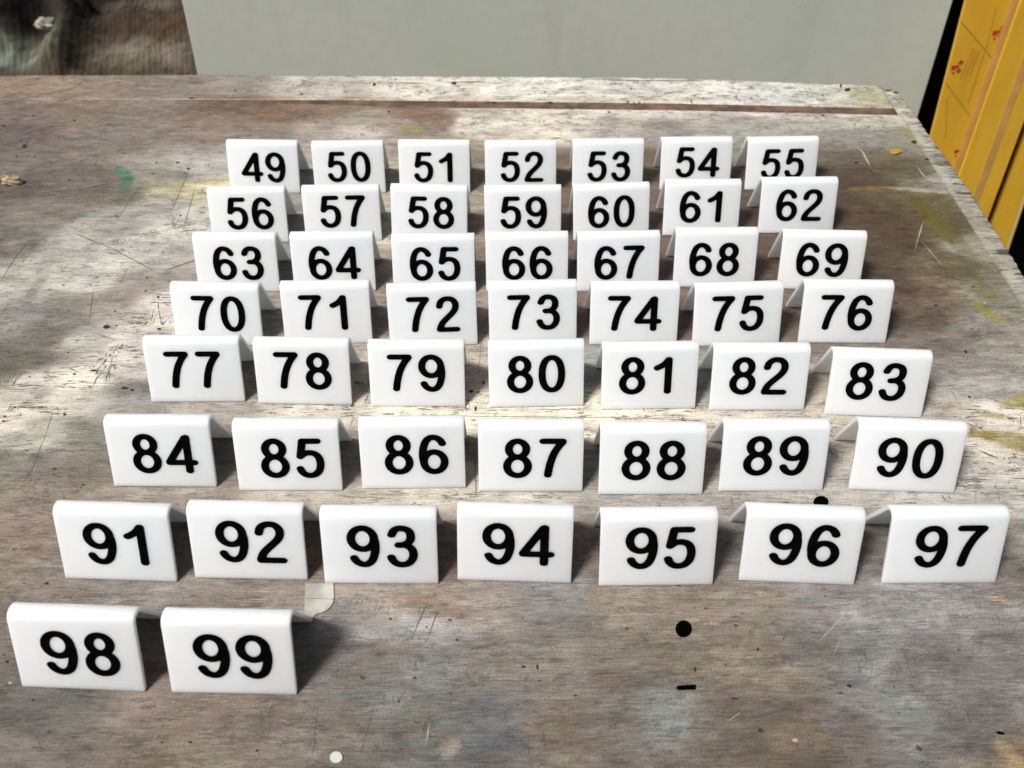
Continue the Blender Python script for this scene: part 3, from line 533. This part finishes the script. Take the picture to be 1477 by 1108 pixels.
# ------------------------------------------------------------------ behind the table
PY = 1.15
pl = unproj(262,0,(0,PY,0),(0,1,0)); pl2 = unproj(285,108,(0,PY,0),(0,1,0)); pr = unproj(1375,0,(0,PY,0),(0,1,0)); pr2 = unproj(1325,165,(0,PY,0),(0,1,0))
def xl(z): return pl.x+(pl2.x-pl.x)*(z-pl.z)/(pl2.z-pl.z)
def xr(z): return pr.x+(pr2.x-pr.x)*(z-pr.z)/(pr2.z-pr.z)
zt = .42
bm = bmesh.new()
fr = [bm.verts.new((xx,PY,zz)) for xx,zz in ((xl(FZ),FZ),(xr(FZ),FZ),(xr(zt),zt),(xl(zt),zt))]
bk = [bm.verts.new((v.co.x,PY+.018,v.co.z)) for v in fr]
bm.faces.new(fr); bm.faces.new(bk[::-1])
for i in range(4): bm.faces.new((fr[i],bk[i],bk[(i+1)%4],fr[(i+1)%4]))
bmesh.ops.recalc_face_normals(bm, faces=bm.faces); bmesh.ops.bevel(bm, geom=list(bm.edges), offset=.0012, segments=2, affect='EDGES')
tag(link('grey_board', bm_mesh('board', bm), PANEL), 'large plain grey green board standing upright behind the table', 'board')
# added black backing, its colour standing in for the dark void around the yellow sheets
bm = bmesh.new(); box_bm(bm, pr.x-.12, 1.9, 1.20, 1.215, FZ, .5, .001)
tag(link('dark_gap_backing', bm_mesh('black', bm), BLK), 'black backing added for the dark gap behind the yellow sheets at the right', 'board')
# yellow sheets: leaning planes y = Y0 + s z
S = .122
def ysheet(name, L, R, Y0, th, label, ztop, strip=None, logos=(), creases=()):
    """L, R: two photo points on each side edge (or x in metres)"""
    nrmv = (0,1,-S)
    def edge(E):
        if not isinstance(E[0], tuple): return (lambda z: E[0]+E[1]*z)
        a = unproj(*E[0],(0,Y0,0),nrmv); b = unproj(*E[1],(0,Y0,0),nrmv)
        return lambda z: a.x+(b.x-a.x)*(z-a.z)/(b.z-a.z)
    eL, eR = edge(L), edge(R); zb = FZ+.001
    root = empty(name, ((eL(zb)+eR(zb))/2, Y0+S*zb, zb)); tag(root, label, 'sheet', 'yellow film covered sheets leaning at the right')
    def quad(nm, x0, x1, z0, z1, dy, th_, m, lab=None):
        bm = bmesh.new()
        f_ = [bm.verts.new((xx, Y0+S*zz-dy, zz)) for xx,zz in ((x0(z0),z0),(x1(z0),z0),(x1(z1),z1),(x0(z1),z1))]
        b_ = [bm.verts.new((v.co.x, v.co.y+th_, v.co.z)) for v in f_]
        bm.faces.new(f_); bm.faces.new(b_[::-1])
        for i in range(4): bm.faces.new((f_[i],b_[i],b_[(i+1)%4],f_[(i+1)%4]))
        bmesh.ops.recalc_face_normals(bm, faces=bm.faces)
        o = link(nm, bm_mesh(nm, bm), m, root, -root.location)
        if lab: o['label'] = lab
    quad('sheet', eL, eR, zb, ztop, 0, th, YEL)
    if strip:
        for a, b, m, nm in strip: quad(nm, (lambda z,a=a: eR(z)-a), (lambda z,b=b: eR(z)-b), zb, ztop, .0007, .0006, m)
    for px, py, sc_ in logos:
        c0 = unproj(px,py,(0,Y0,0),nrmv); bm = bmesh.new()
        def lob(cx, cz, r, ang, sq=1.0, dy=.0004):
            vs = [bm.verts.new((cx+math.cos(a_+ang)*r*(1 if i%2==0 else .62)*sq, 0, cz+math.sin(a_+ang)*r*(1 if i%2==0 else .62))) for i in range(8) for a_ in [i*math.pi/4]]
            for v in vs: v.co.y = Y0+S*v.co.z-dy
            bm.faces.new(vs)
        k = .0050*sc_
        lob(c0.x+k*.7, c0.z+k*1.3, k*.8, .3); lob(c0.x-k*.9, c0.z-k*.1, k*.9, .9); lob(c0.x+k*.8, c0.z-k*.9, k*.8, 1.4); lob(c0.x+.1*k, c0.z+.2*k, k*.6, 0)
        lob(c0.x-k*.5, c0.z-k*1.5, k*.45, .5)
        link('red_mark', bm_mesh('mark', bm), RED, root, -root.location)
        bm = bmesh.new()
        for li in range(3):
            x_ = c0.x+k*(2.2+li*1.0); z_ = c0.z-k*(3.2-li*.7)
            while z_ < c0.z+k*(4.6-li*.5):
                l_ = k*rnd.uniform(.35,.8)
                vs = [bm.verts.new((xx+.10*(zz-c0.z),0,zz)) for xx,zz in ((x_,z_),(x_+k*.28,z_),(x_+k*.28,z_+l_),(x_,z_+l_))]
                for v in vs: v.co.y = Y0+S*v.co.z-.0004
                bm.faces.new(vs); z_ += l_+k*.22
        link('red_print', bm_mesh('print', bm), REDFAINT, root, -root.location)
    for (a,b,c_,d) in creases:
        p0 = unproj(a,b,(0,Y0-.0005,0),nrmv); p1 = unproj(c_,d,(0,Y0-.0005,0),nrmv); dx = Vector((p1.z-p0.z,0,-(p1.x-p0.x))).normalized()*.0004
        link('film_crease', mesh('crease', [p0-dx,p1-dx,p1+dx,p0+dx], [(0,1,2,3)]), CREASE, root, -root.location)
    return root
ysheet('yellow_sheet', ((1394,0),(1344,195)), ((1472,0),(1383,253)), 1.130, .006, 'leftmost yellow film covered sheet with red printed marks, leaning beside the grey board', .40,
       strip=((.012,.0022,PINK,'pink_edge_band'),(.0020,-.0006,REDLINE,'dark_edge')), logos=((1440,47,1.0),(1380,97,1.0),(1383,218,.9)), creases=((1385,30,1432,85),(1363,118,1400,168),(1437,10,1425,60),(1425,60,1396,150),(1366,140,1364,200)))
ysheet('yellow_sheet', ((1474,0),(1385,253)), ((1498,120),(1424,318)), 1.118, .006, 'middle yellow film covered sheet, plain apart from a pinkish band near its right edge', .42,
       strip=((.034,.024,PINK,'pink_edge_band'),(.0008,-.0006,REDLINE,'dark_edge')))
ysheet('yellow_sheet', ((1508,120),(1431,325)), ((1529,134),(1451,368)), 1.124, .006, 'rightmost narrow strip of yellow film covered sheet beyond the dark gap', .41,
       strip=((.0022,-.0004,simple('pale_film_edge',(.55,.50,.36),.4),'pale_edge'),))

# ------------------------------------------------------------------ dirty ribbed cloth on the floor, far left
X, Y = np.meshgrid(np.arange(-2.45,-.70,.0036), np.arange(2.25,3.7,.011))
rib = np.sin((X+.28*(Y-2.4)+.004*np.sin(Y*7))*2*np.pi/.0165+.7*fbm(X*3,Y*3,2))
def pline(pts): return [unproj(a,b,(0,0,FZ)) for a,b in pts]
def ridge(pts, w_, h_):
    Q = pline(pts); best = np.full(X.shape, 9.)
    for p0,p1 in zip(Q[:-1],Q[1:]):
        ex,ey = p1.x-p0.x,p1.y-p0.y; t = np.clip(((X-p0.x)*ex+(Y-p0.y)*ey)/(ex*ex+ey*ey),0,1)
        best = np.minimum(best, np.hypot(X-p0.x-t*ex, Y-p0.y-t*ey))
    return h_*np.exp(-(best/w_)**2), best
Z = .0022*rib*(.6+.5*fbm(X*4,Y*4,5)) + .02*fbm(X*2.6,Y*2.6,1) + .020*fbm(X*13,Y*9,4,5) + .03*(.5-np.abs(fbm(X*5+3,Y*4,6,3))) + .030
r1_, b1 = ridge([(88,125),(98,100),(105,75),(104,50),(92,28),(70,12)], .050, .085); Z = Z+r1_
r2_, b2 = ridge([(0,88),(30,60),(55,40),(60,15),(40,-10)], .07, .11); Z = Z+r2_
r3_, b3 = ridge([(15,45),(40,28),(20,0)], .10, -.06); Z = Z+r3_
r4_, b4 = ridge([(110,10),(132,34)], .02, .035); Z = Z+r4_
r5_, b5 = ridge([(150,-5),(200,4),(262,6)], .03, .03); Z = Z+r5_
C = np.ones(X.shape+(3,))*np.array(lin((98,86,74)))
def tint(f, col):
    global C
    f = np.clip(f,0,1)[...,None]; C = C*(1-f)+np.array(lin(col))*f
tint(.5+1.2*fbm(X*5,Y*4,3), (112,104,92)); tint(.15+1.6*fbm(X*7+4,Y*7,4), (76,60,48)); tint(1.3*fbm(X*6,Y*6+7,6), (88,90,74))
def spot(px,py,rx,ry,col,s):
    q = unproj(px,py,(0,0,FZ)); tint(s*np.exp(-(((X-q.x)/rx)**2+((Y-q.y)/ry)**2)**1.3), col)
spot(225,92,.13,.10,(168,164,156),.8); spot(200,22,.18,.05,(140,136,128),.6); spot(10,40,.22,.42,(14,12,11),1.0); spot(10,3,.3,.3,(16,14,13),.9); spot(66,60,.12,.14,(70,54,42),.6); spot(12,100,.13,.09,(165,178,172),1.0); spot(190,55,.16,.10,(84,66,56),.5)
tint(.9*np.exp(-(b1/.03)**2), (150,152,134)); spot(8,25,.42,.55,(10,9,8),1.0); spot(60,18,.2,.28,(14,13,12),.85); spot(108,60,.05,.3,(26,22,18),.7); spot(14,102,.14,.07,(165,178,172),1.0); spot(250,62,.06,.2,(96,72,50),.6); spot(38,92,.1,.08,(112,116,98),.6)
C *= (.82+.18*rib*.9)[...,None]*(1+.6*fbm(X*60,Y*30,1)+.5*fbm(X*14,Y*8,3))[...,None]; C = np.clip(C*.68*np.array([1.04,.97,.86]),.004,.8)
ny,nx = X.shape; co = np.stack([X,Y,Z+FZ],-1).reshape(-1,3); idx = np.arange(nx*ny).reshape(ny,nx)
Q = np.stack([idx[:-1,:-1],idx[:-1,1:],idx[1:,1:],idx[1:,:-1]],-1).reshape(-1,4)
me = bpy.data.meshes.new('cloth'); me.vertices.add(len(co)); me.vertices.foreach_set('co', co.astype(np.float32).ravel())
me.loops.add(Q.size); me.loops.foreach_set('vertex_index', Q.astype(np.int32).ravel()); me.polygons.add(len(Q)); me.polygons.foreach_set('loop_start', np.arange(0,Q.size,4,dtype=np.int32)); me.update(calc_edges=True)
at = me.attributes.new('paint','FLOAT_COLOR','POINT'); at.data.foreach_set('color', np.concatenate([C.reshape(-1,3),np.ones((nx*ny,1))],1).astype(np.float32).ravel())
me.polygons.foreach_set('use_smooth', [True]*len(me.polygons))
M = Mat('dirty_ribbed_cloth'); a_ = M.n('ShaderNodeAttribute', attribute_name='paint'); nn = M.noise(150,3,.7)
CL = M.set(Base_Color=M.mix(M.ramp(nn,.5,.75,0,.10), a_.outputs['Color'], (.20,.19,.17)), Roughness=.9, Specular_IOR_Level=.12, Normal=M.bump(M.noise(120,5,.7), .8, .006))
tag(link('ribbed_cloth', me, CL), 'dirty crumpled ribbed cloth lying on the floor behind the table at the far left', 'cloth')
p = unproj(68,42,(0,0,FZ+.09)); o = chip('stone', 68, 40, .030,.024,.018, .4, simple('pale_stone', (.36,.35,.27), .9, .4, 60, .003), 'pale cream lump of plaster lying on the dark crumpled cloth', 'lump', 5)
o.location = (p.x,p.y,FZ+.095)
